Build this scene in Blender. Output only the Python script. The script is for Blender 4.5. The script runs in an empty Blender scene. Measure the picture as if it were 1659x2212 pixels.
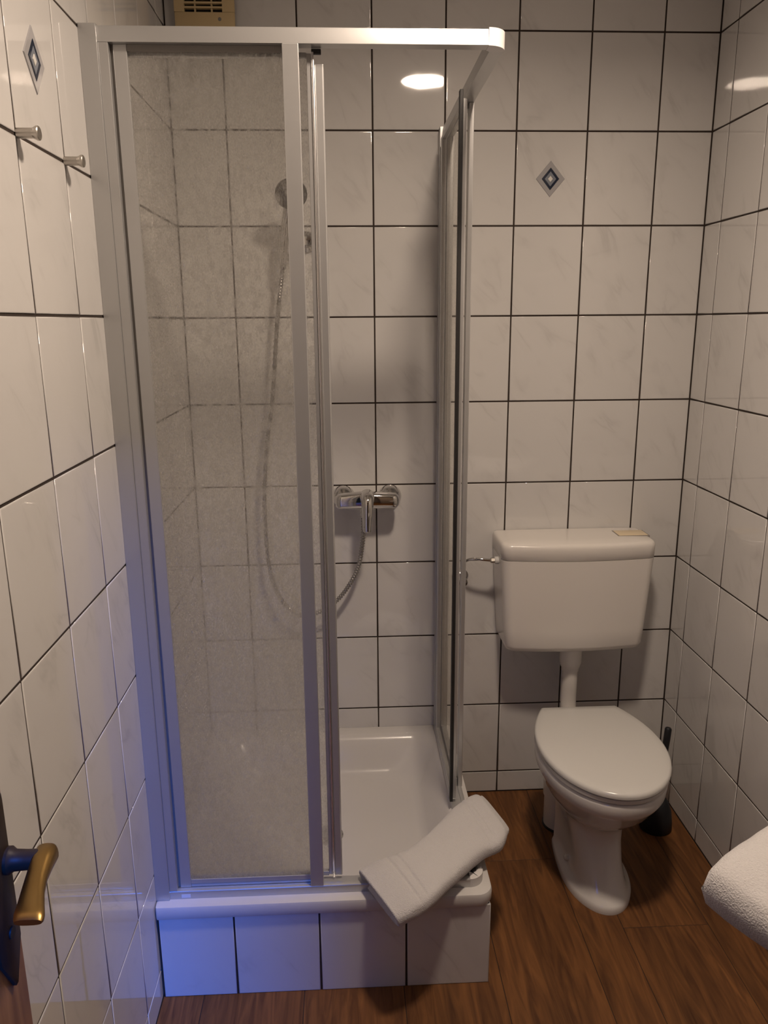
import bpy, bmesh, math, random
from mathutils import Vector, Matrix, Euler, noise

random.seed(7)
scene = bpy.context.scene
COL = scene.collection
PI = math.pi

# ------------------------------------------------------------------ camera
cam_data = bpy.data.cameras.new('camera')
cam_data.sensor_fit = 'HORIZONTAL'
cam_data.sensor_width = 36.0
cam_data.lens = 36.0 * 1680.28 / 1659.0
cam_data.clip_start = 0.02
cam = bpy.data.objects.new('camera', cam_data)
COL.objects.link(cam)
_r = Vector((0.99878043, -0.04880185, -0.00748524))
_u = Vector((0.01887065, 0.23723376, 0.97126929))
_f = Vector((0.04562399, 0.97022602, -0.23786536))
_m = Matrix((_r, _u, -_f)).transposed().to_4x4()
_m.translation = Vector((-0.0864, -2.3289, 1.5576))
cam.matrix_world = _m
scene.camera = cam

# ------------------------------------------------------------------ world, daylight, exposure
world = bpy.data.worlds.new('world')
scene.world = world
world.use_nodes = True
wb = world.node_tree.nodes['Background']
wb.inputs[0].default_value = (0.55, 0.6, 0.75, 1)
wb.inputs[1].default_value = 0.012

# cool daylight from a roof window in the room behind the camera, falling in through the doorway
dl = bpy.data.lights.new('roof_window_daylight', 'AREA')
dl.shape = 'RECTANGLE'
dl.size = 0.34
dl.size_y = 1.7
dl.energy = 400.0
dl.color = (0.015, 0.17, 1.0)
dlo = bpy.data.objects.new('roof_window_daylight', dl)
COL.objects.link(dlo)
dlo.location = (0.235, -5.0, 3.75)
dlo.rotation_euler = (Vector((-0.5, -0.8, 0.25)) - dlo.location).to_track_quat('-Z', 'Y').to_euler()

LAMP_STRENGTH = 55.0
LAMP_BEAM = 16.0        # watts of the lamp's downward beam
LAMP_COLOR = (1.0, 0.80, 0.63, 1)

vs = scene.view_settings
vs.view_transform = 'Standard'
vs.look = 'None'
vs.exposure = 0.0
vs.gamma = 1.0
vs.use_curve_mapping = False

# ------------------------------------------------------------------ room measures
XL, XR = -0.5482, 0.9556        # tiled faces of the side walls
YF = -2.42                      # inner face of the door wall
ZC = 2.545                      # ceiling
ROW = 0.2491                    # tile pitch, upright
ROW0 = 0.0762                   # first joint above the floor
COLP = 0.20                     # tile pitch, sideways

# ------------------------------------------------------------------ helpers
WLOC = {}


def link(name, data, parent=None, loc=(0, 0, 0)):
    o = bpy.data.objects.new(name, data)
    COL.objects.link(o)
    o.location = loc
    if parent is not None:
        o.parent = parent
        WLOC[o.name] = WLOC[parent.name] + Vector(loc)
    else:
        WLOC[o.name] = Vector(loc)
    return o


def thing(name, label, cat, loc, group=None):
    o = link(name, None, None, loc)
    o.empty_display_size = 0.05
    tag(o, label, cat, group)
    return o


def tag(o, label, cat=None, group=None, kind=None):
    if label:
        o['label'] = label
    if cat:
        o['category'] = cat
    if group:
        o['group'] = group
    if kind:
        o['kind'] = kind
    return o


def finish(bm, name, mat, angle=35):
    bmesh.ops.recalc_face_normals(bm, faces=bm.faces)
    me = bpy.data.meshes.new(name)
    bm.to_mesh(me)
    bm.free()
    if mat:
        me.materials.append(mat)
    for p in me.polygons:
        p.use_smooth = True
    me.set_sharp_from_angle(angle=math.radians(angle))
    return me


def obj(name, bm, mat, parent=None, label=None, angle=35, loc=None):
    """bm in world coordinates; becomes one mesh object, child of parent."""
    me = finish(bm, name, mat, angle)
    if parent is not None:
        base = WLOC[parent.name]
        me.transform(Matrix.Translation(-base))
        o = link(name, me, parent)
    else:
        base = Vector(loc) if loc is not None else Vector((0, 0, 0))
        me.transform(Matrix.Translation(-base))
        o = link(name, me, None, base)
    if label:
        o['label'] = label
    return o


def box(bm, x0, x1, y0, y1, z0, z1, bev=0.0, seg=2):
    vs_ = [bm.verts.new((x, y, z)) for z in (z0, z1) for y in (y0, y1) for x in (x0, x1)]
    f = [(0, 2, 3, 1), (4, 5, 7, 6), (0, 1, 5, 4), (2, 6, 7, 3), (0, 4, 6, 2), (1, 3, 7, 5)]
    fs = [bm.faces.new([vs_[i] for i in q]) for q in f]
    if bev > 0:
        es = list({e for q in fs for e in q.edges})
        bmesh.ops.bevel(bm, geom=es, offset=bev, segments=seg, affect='EDGES', profile=0.5)
    return bm


def newbox(*a, **k):
    return box(bmesh.new(), *a, **k)


def loft(bm, rings, cap0=True, cap1=True):
    rv = [[bm.verts.new(p) for p in r] for r in rings]
    n = len(rv[0])
    for a, b in zip(rv, rv[1:]):
        for i in range(n):
            j = (i + 1) % n
            bm.faces.new((a[i], a[j], b[j], b[i]))
    if cap0:
        bm.faces.new(rv[0][::-1])
    if cap1:
        bm.faces.new(rv[-1])
    return bm


def frame_of(d):
    d = d.normalized()
    a = Vector((0, 0, 1)) if abs(d.z) < 0.9 else Vector((1, 0, 0))
    s = d.cross(a).normalized()
    return s, s.cross(d).normalized()


def tube(bm, pts, r, n=14, cap=True):
    pts = [Vector(p) for p in pts]
    rs = r if isinstance(r, (list, tuple)) else [r] * len(pts)
    rings = []
    s = None
    for i, p in enumerate(pts):
        d = (pts[min(i + 1, len(pts) - 1)] - pts[max(i - 1, 0)]).normalized()
        if s is None:
            s, t = frame_of(d)
        else:
            s = (s - d * s.dot(d)).normalized()
            t = s.cross(d).normalized()
        rings.append([p + (s * math.cos(2 * PI * k / n) + t * math.sin(2 * PI * k / n)) * rs[i] for k in range(n)])
    return loft(bm, rings, cap, cap)


def lathe(bm, prof, origin, axis=(0, 0, 1), n=28):
    """prof: (radius, distance along the axis)."""
    d = Vector(axis).normalized()
    s, t = frame_of(d)
    o = Vector(origin)
    rings = [[o + d * h + (s * math.cos(2 * PI * k / n) + t * math.sin(2 * PI * k / n)) * max(r, 1e-5) for k in range(n)] for r, h in prof]
    return loft(bm, rings)


def prism(bm, poly, z0, z1):
    return loft(bm, [[Vector((x, y, z0)) for x, y in poly], [Vector((x, y, z1)) for x, y in poly]])


def rrect(x0, x1, y0, y1, z, rad, n=8):
    """rounded rectangle ring; rad = (front-left, front-right, back-right, back-left)."""
    if not isinstance(rad, (list, tuple)):
        rad = [rad] * 4
    out = []
    cs = [(x0 + rad[0], y0 + rad[0], PI, rad[0]), (x1 - rad[1], y0 + rad[1], 1.5 * PI, rad[1]),
          (x1 - rad[2], y1 - rad[2], 0, rad[2]), (x0 + rad[3], y1 - rad[3], 0.5 * PI, rad[3])]
    for cx, cy, a0, r in cs:
        for k in range(n + 1):
            a = a0 + 0.5 * PI * k / n
            out.append(Vector((cx + r * math.cos(a), cy + r * math.sin(a), z)))
    return out


def smooth_path(pts, sub=8):
    """Catmull-Rom through the points."""
    P = [Vector(p) for p in pts]
    P = [2 * P[0] - P[1]] + P + [2 * P[-1] - P[-2]]
    out = []
    for i in range(1, len(P) - 2):
        for k in range(sub):
            t = k / sub
            a, b, c, d = P[i - 1:i + 3]
            out.append(0.5 * ((2 * b) + (c - a) * t + (2 * a - 5 * b + 4 * c - d) * t * t + (3 * b - a - 3 * c + d) * t ** 3))
    out.append(P[-2])
    return out


# ------------------------------------------------------------------ materials
def mat_new(name):
    m = bpy.data.materials.new(name)
    m.use_nodes = True
    nt = m.node_tree
    return m, nt, nt.nodes['Principled BSDF']


def plain(name, col, rough=0.4, metal=0.0, bump=0.0, bscale=60.0, coat=0.0, spec=None, var=0.0):
    m, nt, b = mat_new(name)
    N, L = nt.nodes, nt.links
    b.inputs['Base Color'].default_value = (*col, 1)
    b.inputs['Roughness'].default_value = rough
    b.inputs['Metallic'].default_value = metal
    b.inputs['Coat Weight'].default_value = coat
    if spec is not None:
        b.inputs['Specular IOR Level'].default_value = spec
    tc = N.new('ShaderNodeTexCoord')
    nz = N.new('ShaderNodeTexNoise')
    nz.inputs['Scale'].default_value = bscale
    nz.inputs['Detail'].default_value = 4
    L.new(tc.outputs['Object'], nz.inputs['Vector'])
    if bump:
        bp = N.new('ShaderNodeBump')
        bp.inputs['Strength'].default_value = bump
        bp.inputs['Distance'].default_value = 0.002
        L.new(nz.outputs['Fac'], bp.inputs['Height'])
        L.new(bp.outputs['Normal'], b.inputs['Normal'])
    rp = N.new('ShaderNodeMapRange')
    rp.inputs['To Min'].default_value = max(0.02, rough * 0.95)
    rp.inputs['To Max'].default_value = min(1, rough * 1.05)
    L.new(nz.outputs['Fac'], rp.inputs['Value'])
    L.new(rp.outputs['Result'], b.inputs['Roughness'])
    if var:
        mx = N.new('ShaderNodeMix')
        mx.data_type = 'RGBA'
        mx.inputs['A'].default_value = (*[c * (1 - var) for c in col], 1)
        mx.inputs['B'].default_value = (*col, 1)
        L.new(nz.outputs['Fac'], mx.inputs['Factor'])
        L.new(mx.outputs['Result'], b.inputs['Base Color'])
    return m


def make_tile_mat():
    m, nt, b = mat_new('marbled_wall_tile')
    N, L = nt.nodes, nt.links
    tc = N.new('ShaderNodeTexCoord')
    oi = N.new('ShaderNodeObjectInfo')
    ml = N.new('ShaderNodeVectorMath'); ml.operation = 'SCALE'
    ml.inputs[0].default_value = (13.0, 7.0, 19.0)
    L.new(oi.outputs['Random'], ml.inputs['Scale'])
    ad = N.new('ShaderNodeVectorMath'); ad.operation = 'ADD'
    L.new(tc.outputs['Object'], ad.inputs[0]); L.new(ml.outputs[0], ad.inputs[1])
    mp = N.new('ShaderNodeMapping')
    mp.inputs['Scale'].default_value = (11, 6, 3.2)
    mr_ = N.new('ShaderNodeMapping')
    mr_.inputs['Rotation'].default_value = (0, math.radians(37), 0)
    L.new(ad.outputs[0], mr_.inputs['Vector'])
    L.new(mr_.outputs[0], mp.inputs['Vector'])
    nz = N.new('ShaderNodeTexNoise')
    nz.inputs['Scale'].default_value = 1.0
    nz.inputs['Detail'].default_value = 4
    nz.inputs['Roughness'].default_value = 0.5
    nz.inputs['Distortion'].default_value = 0.6
    L.new(mp.outputs[0], nz.inputs['Vector'])
    sb = N.new('ShaderNodeMath'); sb.operation = 'SUBTRACT'; sb.inputs[1].default_value = 0.5
    L.new(nz.outputs['Fac'], sb.inputs[0])
    ab = N.new('ShaderNodeMath'); ab.operation = 'ABSOLUTE'
    L.new(sb.outputs[0], ab.inputs[0])
    cr = N.new('ShaderNodeValToRGB')
    cr.color_ramp.elements[0].position = 0.0
    cr.color_ramp.elements[0].color = (0.525, 0.513, 0.503, 1)
    cr.color_ramp.elements[1].position = 0.03
    cr.color_ramp.elements[1].color = (0.59, 0.58, 0.568, 1)
    e = cr.color_ramp.elements.new(0.1); e.color = (0.62, 0.61, 0.598, 1)
    L.new(ab.outputs[0], cr.inputs['Fac'])
    # patchy mask so that veins come and go
    n2 = N.new('ShaderNodeTexNoise'); n2.inputs['Scale'].default_value = 9
    L.new(ad.outputs[0], n2.inputs['Vector'])
    c2 = N.new('ShaderNodeValToRGB')
    c2.color_ramp.elements[0].position = 0.45; c2.color_ramp.elements[1].position = 0.72
    L.new(n2.outputs['Fac'], c2.inputs['Fac'])
    mx = N.new('ShaderNodeMix'); mx.data_type = 'RGBA'
    mx.inputs['A'].default_value = (0.62, 0.61, 0.598, 1)
    L.new(c2.outputs['Color'], mx.inputs['Factor'])
    L.new(cr.outputs['Color'], mx.inputs['B'])
    L.new(mx.outputs['Result'], b.inputs['Base Color'])
    b.inputs['Roughness'].default_value = 0.035
    b.inputs['Specular IOR Level'].default_value = 0.75
    n3 = N.new('ShaderNodeTexNoise'); n3.inputs['Scale'].default_value = 22; n3.inputs['Detail'].default_value = 1
    L.new(ad.outputs[0], n3.inputs['Vector'])
    bp = N.new('ShaderNodeBump'); bp.inputs['Strength'].default_value = 0.03; bp.inputs['Distance'].default_value = 0.003
    L.new(n3.outputs['Fac'], bp.inputs['Height'])
    L.new(bp.outputs['Normal'], b.inputs['Normal'])
    return m


def make_wood(name, dark, light, knots, rough=0.45, axis='Y'):
    m, nt, b = mat_new(name)
    N, L = nt.nodes, nt.links
    tc = N.new('ShaderNodeTexCoord')
    oi = N.new('ShaderNodeObjectInfo')
    ml = N.new('ShaderNodeVectorMath'); ml.operation = 'SCALE'
    ml.inputs[0].default_value = (11.0, 17.0, 5.0)
    L.new(oi.outputs['Random'], ml.inputs['Scale'])
    ad = N.new('ShaderNodeVectorMath'); ad.operation = 'ADD'
    L.new(tc.outputs['Object'], ad.inputs[0]); L.new(ml.outputs[0], ad.inputs[1])
    mp = N.new('ShaderNodeMapping')
    mp.inputs['Scale'].default_value = (42, 4.0, 42) if axis == 'Y' else (26, 26, 2.2)
    L.new(ad.outputs[0], mp.inputs['Vector'])
    nz = N.new('ShaderNodeTexNoise'); nz.inputs['Scale'].default_value = 1.0; nz.inputs['Detail'].default_value = 7
    nz.inputs['Distortion'].default_value = 1.6
    L.new(mp.outputs[0], nz.inputs['Vector'])
    cr = N.new('ShaderNodeValToRGB')
    cr.color_ramp.elements[0].position = 0.3; cr.color_ramp.elements[0].color = (*dark, 1)
    cr.color_ramp.elements[1].position = 0.68; cr.color_ramp.elements[1].color = (*light, 1)
    L.new(nz.outputs['Fac'], cr.inputs['Fac'])
    last = cr.outputs['Color']
    # broad tone drift
    n2 = N.new('ShaderNodeTexNoise'); n2.inputs['Scale'].default_value = 3.0
    mp2 = N.new('ShaderNodeMapping'); mp2.inputs['Scale'].default_value = (3, 0.8, 3)
    L.new(ad.outputs[0], mp2.inputs['Vector']); L.new(mp2.outputs[0], n2.inputs['Vector'])
    mr = N.new('ShaderNodeMapRange'); mr.inputs['From Min'].default_value = 0.3; mr.inputs['From Max'].default_value = 0.7
    mr.inputs['To Min'].default_value = 0.75; mr.inputs['To Max'].default_value = 1.15
    L.new(n2.outputs['Fac'], mr.inputs['Value'])
    vm = N.new('ShaderNodeVectorMath'); vm.operation = 'SCALE'
    L.new(last, vm.inputs[0]); L.new(mr.outputs[0], vm.inputs['Scale'])
    last = vm.outputs[0]
    if knots:
        vo = N.new('ShaderNodeTexVoronoi'); vo.inputs['Scale'].default_value = 3.2
        mp3 = N.new('ShaderNodeMapping'); mp3.inputs['Scale'].default_value = (2.0, 0.8, 1)
        L.new(ad.outputs[0], mp3.inputs['Vector']); L.new(mp3.outputs[0], vo.inputs['Vector'])
        kr = N.new('ShaderNodeValToRGB')
        kr.color_ramp.elements[0].position = 0.02; kr.color_ramp.elements[0].color = (0.35, 0.3, 0.28, 1)
        kr.color_ramp.elements[1].position = 0.13; kr.color_ramp.elements[1].color = (1, 1, 1, 1)
        L.new(vo.outputs['Distance'], kr.inputs['Fac'])
        mm = N.new('ShaderNodeVectorMath'); mm.operation = 'MULTIPLY'
        L.new(last, mm.inputs[0]); L.new(kr.outputs['Color'], mm.inputs[1])
        last = mm.outputs[0]
    L.new(last, b.inputs['Base Color'])
    b.inputs['Roughness'].default_value = rough
    b.inputs['Specular IOR Level'].default_value = 0.3
    bp = N.new('ShaderNodeBump'); bp.inputs['Strength'].default_value = 0.12; bp.inputs['Distance'].default_value = 0.001
    L.new(nz.outputs['Fac'], bp.inputs['Height']); L.new(bp.outputs['Normal'], b.inputs['Normal'])
    return m


def make_glass(name, clear_lo, clear_hi, haze, film, patch):
    """patterned shower glass: small clear dimples between hazy, bending ones."""
    m = bpy.data.materials.new(name)
    m.use_nodes = True
    nt = m.node_tree
    N, L = nt.nodes, nt.links
    N.remove(N['Principled BSDF'])
    out = N['Material Output']
    tc = N.new('ShaderNodeTexCoord')
    mp = N.new('ShaderNodeMapping'); mp.inputs['Scale'].default_value = (1, 0.2, 0.55)
    L.new(tc.outputs['Object'], mp.inputs['Vector'])
    nz = N.new('ShaderNodeTexNoise'); nz.inputs['Scale'].default_value = 420; nz.inputs['Detail'].default_value = 3.0
    L.new(mp.outputs[0], nz.inputs['Vector'])
    mr = N.new('ShaderNodeMapRange'); mr.inputs['From Min'].default_value = 0.36; mr.inputs['From Max'].default_value = 0.64
    mr.inputs['To Min'].default_value = clear_lo; mr.inputs['To Max'].default_value = clear_hi
    L.new(nz.outputs['Fac'], mr.inputs['Value'])
    # limescale film, thicker towards the tray
    sx = N.new('ShaderNodeSeparateXYZ')
    L.new(tc.outputs['Object'], sx.inputs[0])
    fm = N.new('ShaderNodeMapRange'); fm.inputs['From Min'].default_value = 0.2; fm.inputs['From Max'].default_value = 1.2
    fm.inputs['To Min'].default_value = film; fm.inputs['To Max'].default_value = 1.0
    L.new(sx.outputs['Z'], fm.inputs['Value'])
    mu = N.new('ShaderNodeMath'); mu.operation = 'MULTIPLY'
    L.new(mr.outputs[0], mu.inputs[0]); L.new(fm.outputs[0], mu.inputs[1])
    # broken-up clarity: the pattern hides what lies behind it in places
    pn = N.new('ShaderNodeTexNoise'); pn.inputs['Scale'].default_value = 95; pn.inputs['Detail'].default_value = 2
    L.new(mp.outputs[0], pn.inputs['Vector'])
    pr_ = N.new('ShaderNodeMapRange'); pr_.inputs['From Min'].default_value = 0.36; pr_.inputs['From Max'].default_value = 0.56
    pr_.inputs['To Min'].default_value = patch; pr_.inputs['To Max'].default_value = 1.04
    L.new(pn.outputs['Fac'], pr_.inputs['Value'])
    mu2 = N.new('ShaderNodeMath'); mu2.operation = 'MULTIPLY'; mu2.use_clamp = True
    L.new(mu.outputs[0], mu2.inputs[0]); L.new(pr_.outputs[0], mu2.inputs[1])
    mr = mu2
    bp = N.new('ShaderNodeBump'); bp.inputs['Strength'].default_value = 0.6; bp.inputs['Distance'].default_value = 0.001
    L.new(nz.outputs['Fac'], bp.inputs['Height'])
    tr = N.new('ShaderNodeBsdfTransparent'); tr.inputs[0].default_value = (0.985, 0.982, 0.972, 1)
    rf = N.new('ShaderNodeBsdfRefraction'); rf.inputs['IOR'].default_value = 1.06; rf.inputs['Roughness'].default_value = 0.02
    rf.inputs['Color'].default_value = (0.95, 0.94, 0.93, 1)
    L.new(bp.outputs['Normal'], rf.inputs['Normal'])
    tl = N.new('ShaderNodeBsdfTranslucent'); tl.inputs[0].default_value = (1.0, 0.995, 0.985, 1)
    m1 = N.new('ShaderNodeMixShader'); m1.inputs[0].default_value = haze
    L.new(rf.outputs[0], m1.inputs[1]); L.new(tl.outputs[0], m1.inputs[2])
    m2 = N.new('ShaderNodeMixShader')
    L.new(mr.outputs[0], m2.inputs[0]); L.new(m1.outputs[0], m2.inputs[1]); L.new(tr.outputs[0], m2.inputs[2])
    gl = N.new('ShaderNodeBsdfGlossy'); gl.inputs['Roughness'].default_value = 0.12
    L.new(bp.outputs['Normal'], gl.inputs['Normal'])
    m3 = N.new('ShaderNodeMixShader')
    m3.inputs[0].default_value = 0.012
    L.new(m2.outputs[0], m3.inputs[1]); L.new(gl.outputs[0], m3.inputs[2])
    L.new(m3.outputs[0], out.inputs['Surface'])
    return m


def make_towel_mat():
    m, nt, b = mat_new('white_terry_cotton')
    N, L = nt.nodes, nt.links
    b.inputs['Base Color'].default_value = (0.57, 0.555, 0.555, 1)
    b.inputs['Roughness'].default_value = 0.95
    b.inputs['Sheen Weight'].default_value = 0.25
    b.inputs['Specular IOR Level'].default_value = 0.1
    tc = N.new('ShaderNodeTexCoord')
    nz = N.new('ShaderNodeTexNoise'); nz.inputs['Scale'].default_value = 420; nz.inputs['Detail'].default_value = 3
    L.new(tc.outputs['Object'], nz.inputs['Vector'])
    n2 = N.new('ShaderNodeTexNoise'); n2.inputs['Scale'].default_value = 45; n2.inputs['Detail'].default_value = 3
    L.new(tc.outputs['Object'], n2.inputs['Vector'])
    a = N.new('ShaderNodeMath'); a.operation = 'ADD'
    L.new(nz.outputs['Fac'], a.inputs[0]); L.new(n2.outputs['Fac'], a.inputs[1])
    bp = N.new('ShaderNodeBump'); bp.inputs['Strength'].default_value = 0.8; bp.inputs['Distance'].default_value = 0.003
    L.new(a.outputs[0], bp.inputs['Height']); L.new(bp.outputs['Normal'], b.inputs['Normal'])
    return m


def emitter(name, col, strength):
    m = bpy.data.materials.new(name)
    m.use_nodes = True
    N, L = m.node_tree.nodes, m.node_tree.links
    N.remove(N['Principled BSDF'])
    e = N.new('ShaderNodeEmission')
    e.inputs[0].default_value = col
    e.inputs[1].default_value = strength
    L.new(e.outputs[0], N['Material Output'].inputs['Surface'])
    return m


TILE = make_tile_mat()
GROUT = plain('dark_brown_grout', (0.035, 0.022, 0.016), 0.9, bump=0.3, bscale=300, var=0.3)
PLASTER = plain('white_ceiling_plaster', (0.78, 0.76, 0.73), 0.9, bump=0.1, bscale=90)
WALLPAINT = plain('brown_wall_paint', (0.20, 0.15, 0.11), 0.85, bump=0.1, bscale=90)
ALU = plain('satin_aluminium', (0.53, 0.53, 0.53), 0.335, metal=0.65, bscale=40)
ALU_B = plain('bright_aluminium', (0.82, 0.81, 0.80), 0.22, metal=0.9)
CAP = plain('grey_plastic_cap', (0.66, 0.645, 0.63), 0.45)
RUBBER = plain('black_rubber', (0.012, 0.011, 0.011), 0.55)
GREY_SEAL = plain('grey_seal', (0.22, 0.205, 0.19), 0.6)
CHROME = plain('chrome', (0.66, 0.65, 0.64), 0.06, metal=1.0)
CHROME_B = plain('brushed_steel', (0.50, 0.47, 0.43), 0.34, metal=1.0)
HOSE = plain('metal_hose', (0.34, 0.33, 0.32), 0.22, metal=0.9)
ACRYL = plain('white_acrylic', (0.58, 0.565, 0.55), 0.18, coat=0.3)
CERAMIC = plain('white_ceramic', (0.63, 0.615, 0.60), 0.08, coat=0.4)
CIST = plain('white_cistern_plastic', (0.68, 0.65, 0.615), 0.22)
BUTTON = plain('yellowed_plastic', (0.66, 0.55, 0.38), 0.35)
SEATW = plain('white_seat_plastic', (0.60, 0.595, 0.575), 0.2)
FANPL = plain('yellowed_fan_plastic', (0.58, 0.45, 0.25), 0.45, bump=0.03)
FANDARK = plain('dark_fan_interior', (0.02, 0.017, 0.014), 0.9)
BLACKPL = plain('black_matt_plastic', (0.010, 0.011, 0.014), 0.5)
TOWEL = make_towel_mat()
FLOORW = make_wood('brown_oak_floor', (0.078, 0.030, 0.010), (0.190, 0.080, 0.025), True, 0.55)
DOORW = make_wood('brown_door_veneer', (0.16, 0.075, 0.035), (0.30, 0.16, 0.08), False, 0.45, 'Z')
BRONZE = plain('antique_brass', (0.40, 0.25, 0.085), 0.33, metal=1.0, var=0.35, bscale=25)
DARKMETAL = plain('blackened_bronze', (0.028, 0.018, 0.013), 0.45, spec=0.15)
GLASS = make_glass('raindrop_shower_glass', 0.74, 0.97, 0.85, 0.74, 0.80)
GLASS2 = make_glass('hazy_shower_glass', 0.88, 0.97, 0.8, 1.0, 1.0)
STICKER = plain('pale_sticker', (0.7, 0.7, 0.72), 0.4)
INLAY_A = plain('silver_glaze', (0.36, 0.355, 0.365), 0.08)
INLAY_B = plain('dark_blue_glaze', (0.02, 0.028, 0.05), 0.06)
INLAY_C = plain('grey_blue_glaze', (0.20, 0.22, 0.26), 0.08)
INLAY_D = plain('pale_glaze', (0.70, 0.69, 0.66), 0.08)
LAMP = emitter('lamp_glow', LAMP_COLOR, LAMP_STRENGTH)

# ------------------------------------------------------------------ tiled walls
TILE_MESH = {}
GAP = 0.0045


def tile_mesh(w, h):
    """tile in its own XZ plane, face at y = 0 looking to -y, body behind."""
    k = (round(w, 4), round(h, 4))
    if k not in TILE_MESH:
        bm = bmesh.new()
        rings = []
        for inset, y in ((0, 0.0045), (0, 0.0012), (0.0004, 0.0004), (0.0013, 0.00008), (0.0028, 0.0)):
            a, b = w / 2 - inset, h / 2 - inset
            rings.append([Vector((-a, y, -b)), Vector((a, y, -b)), Vector((a, y, b)), Vector((-a, y, b))])
        loft(bm, rings)
        bmesh.ops.recalc_face_normals(bm, faces=bm.faces)
        me = bpy.data.meshes.new('tile')
        bm.to_mesh(me); bm.free()
        me.materials.append(TILE)
        for p in me.polygons:
            p.use_smooth = len(p.vertices) == 4 and p.area < 0.002
        big = max(me.polygons, key=lambda p: p.area)
        for p in me.polygons:
            if p.area > 0.5 * big.area:
                p.use_smooth = False
        TILE_MESH[k] = me
    return TILE_MESH[k]


def spans(lo, hi, cuts):
    c = sorted([lo, hi] + [x for x in cuts if lo + 0.004 < x < hi - 0.004])
    return list(zip(c, c[1:]))


def put_tile(parent, w, h, pos, rz, jitter=0.0012):
    o = link('tile', tile_mesh(w - GAP, h - GAP), parent, Vector(pos) - WLOC[parent.name])
    j = jitter if min(w, h) > 0.12 else 0
    o.rotation_euler = (random.uniform(-j, j), 0, rz + random.uniform(-j, j))
    return o


zrows = spans(0.0, ZC, [ROW0 + ROW * k for k in range(0, 12)])
wall_back = obj('wall_back', newbox(XL - 0.10, XR + 0.10, 0.0016, 0.12, 0, ZC), GROUT)
tag(wall_back, 'white marbled tile wall with dark joints behind shower and toilet', 'wall', kind='structure')
wall_left = obj('wall_left', newbox(XL - 0.10, XL - 0.0016, YF - 0.1, 0.0, 0, ZC), GROUT)
tag(wall_left, 'white marbled tile wall with dark joints left of the shower', 'wall', kind='structure')
wall_right = obj('wall_right', newbox(XR + 0.0016, XR + 0.10, YF - 0.1, 0.0, 0, ZC), GROUT)
tag(wall_right, 'white marbled tile wall with dark joints right of the toilet', 'wall', kind='structure')

decor = []
for (z0, z1) in zrows:
    zc, h = (z0 + z1) / 2, z1 - z0
    for (x0, x1) in spans(XL, XR, [COLP * k for k in range(-3, 6)]):
        t = put_tile(wall_back, x1 - x0, h, ((x0 + x1) / 2, 0, zc), 0)
        if abs((x0 + x1) / 2 - 0.5) < 0.02 and abs(zc - 1.944) < 0.03:
            decor.append((t, 0.0))
    for (y0, y1) in spans(YF, 0.0, [-(0.9031 + COLP * k) for k in range(-5, 9)]):
        t = put_tile(wall_left, y1 - y0, h, (XL, (y0 + y1) / 2, zc), PI / 2)
        if abs((y0 + y1) / 2 + 1.003) < 0.02 and abs(zc - 1.944) < 0.03:
            decor.append((t, PI / 2))
    for (y0, y1) in spans(YF, 0.0, [-(0.0987 + COLP * k) for k in range(0, 13)]):
        put_tile(wall_right, y1 - y0, h, (XR, (y0 + y1) / 2, zc), -PI / 2)

# diamond inlays on two of the tiles
for t, rz in decor:
    def diamond(w, h, y, dx=0.0, dz=0.0, hole=None):
        bm = bmesh.new()
        o_ = [(-w / 2, 0), (0, -h / 2), (w / 2, 0), (0, h / 2)]
        if hole:
            hw, hh = hole
            i_ = [(-hw / 2, 0), (0, -hh / 2), (hw / 2, 0), (0, hh / 2)]
            rings = [[Vector((a + dx, 0.0003, b + dz)) for a, b in o_], [Vector((a * 0.96 + dx, y, b * 0.96 + dz)) for a, b in o_],
                     [Vector((a + dx, y * 0.9, b + dz)) for a, b in i_], [Vector((a + dx, 0.0003, b + dz)) for a, b in i_]]
            loft(bm, rings, False, False)
        else:
            loft(bm, [[Vector((a + dx, 0.0003, b + dz)) for a, b in o_], [Vector((a * 0.8 + dx, y, b * 0.8 + dz)) for a, b in o_]])
        return bm

    def put(name, bm, mat, lab):
        me = finish(bm, name, mat, 20)
        o = link(name, me, t)
        o['label'] = lab
    put('diamond_inlay', diamond(0.083, 0.097, -0.0018, hole=(0.050, 0.060)), INLAY_A, 'silvery outer diamond band')
    put('diamond_inlay', diamond(0.050, 0.060, -0.0022, hole=(0.034, 0.041)), INLAY_B, 'dark blue diamond band')
    put('diamond_inlay', diamond(0.034, 0.041, -0.0020, hole=(0.017, 0.020)), INLAY_C, 'grey blue diamond band')
    put('diamond_inlay', diamond(0.017, 0.020, -0.0025), INLAY_D, 'pale centre diamond')

# ------------------------------------------------------------------ floor, ceiling, door wall
floor = obj('floor', newbox(XL - 0.1, XR + 0.1, YF - 0.9, 0.12, -0.05, -0.0012), RUBBER)
tag(floor, 'brown oak look plank floor', 'floor', kind='structure')
plank_cuts = [-0.4513, -0.2128, 0.0257, 0.2642, 0.5027, 0.6165, 0.8450]
ends = {0.5027: [-1.35], 0.6165: [-0.630, -1.85], -0.2128: [-1.5], 0.0257: [-1.05], 0.2642: [-1.6, -0.35], -0.4513: [-1.9], 0.8450: [-1.2]}
xs = sorted([XL] + plank_cuts + [XR])
PLANK = {}
for x0, x1 in zip(xs, xs[1:]):
    for (y0, y1) in spans(YF - 0.9, 0.0, ends.get(round(x0, 4), [-1.2])):
        w, l = x1 - x0 - 0.0013, y1 - y0 - 0.0013
        bm = newbox(-w / 2, w / 2, -l / 2, l / 2, -0.008, 0.0, bev=0.0009, seg=1)
        link('plank', finish(bm, 'plank', FLOORW), floor, ((x0 + x1) / 2, (y0 + y1) / 2, 0))

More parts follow.
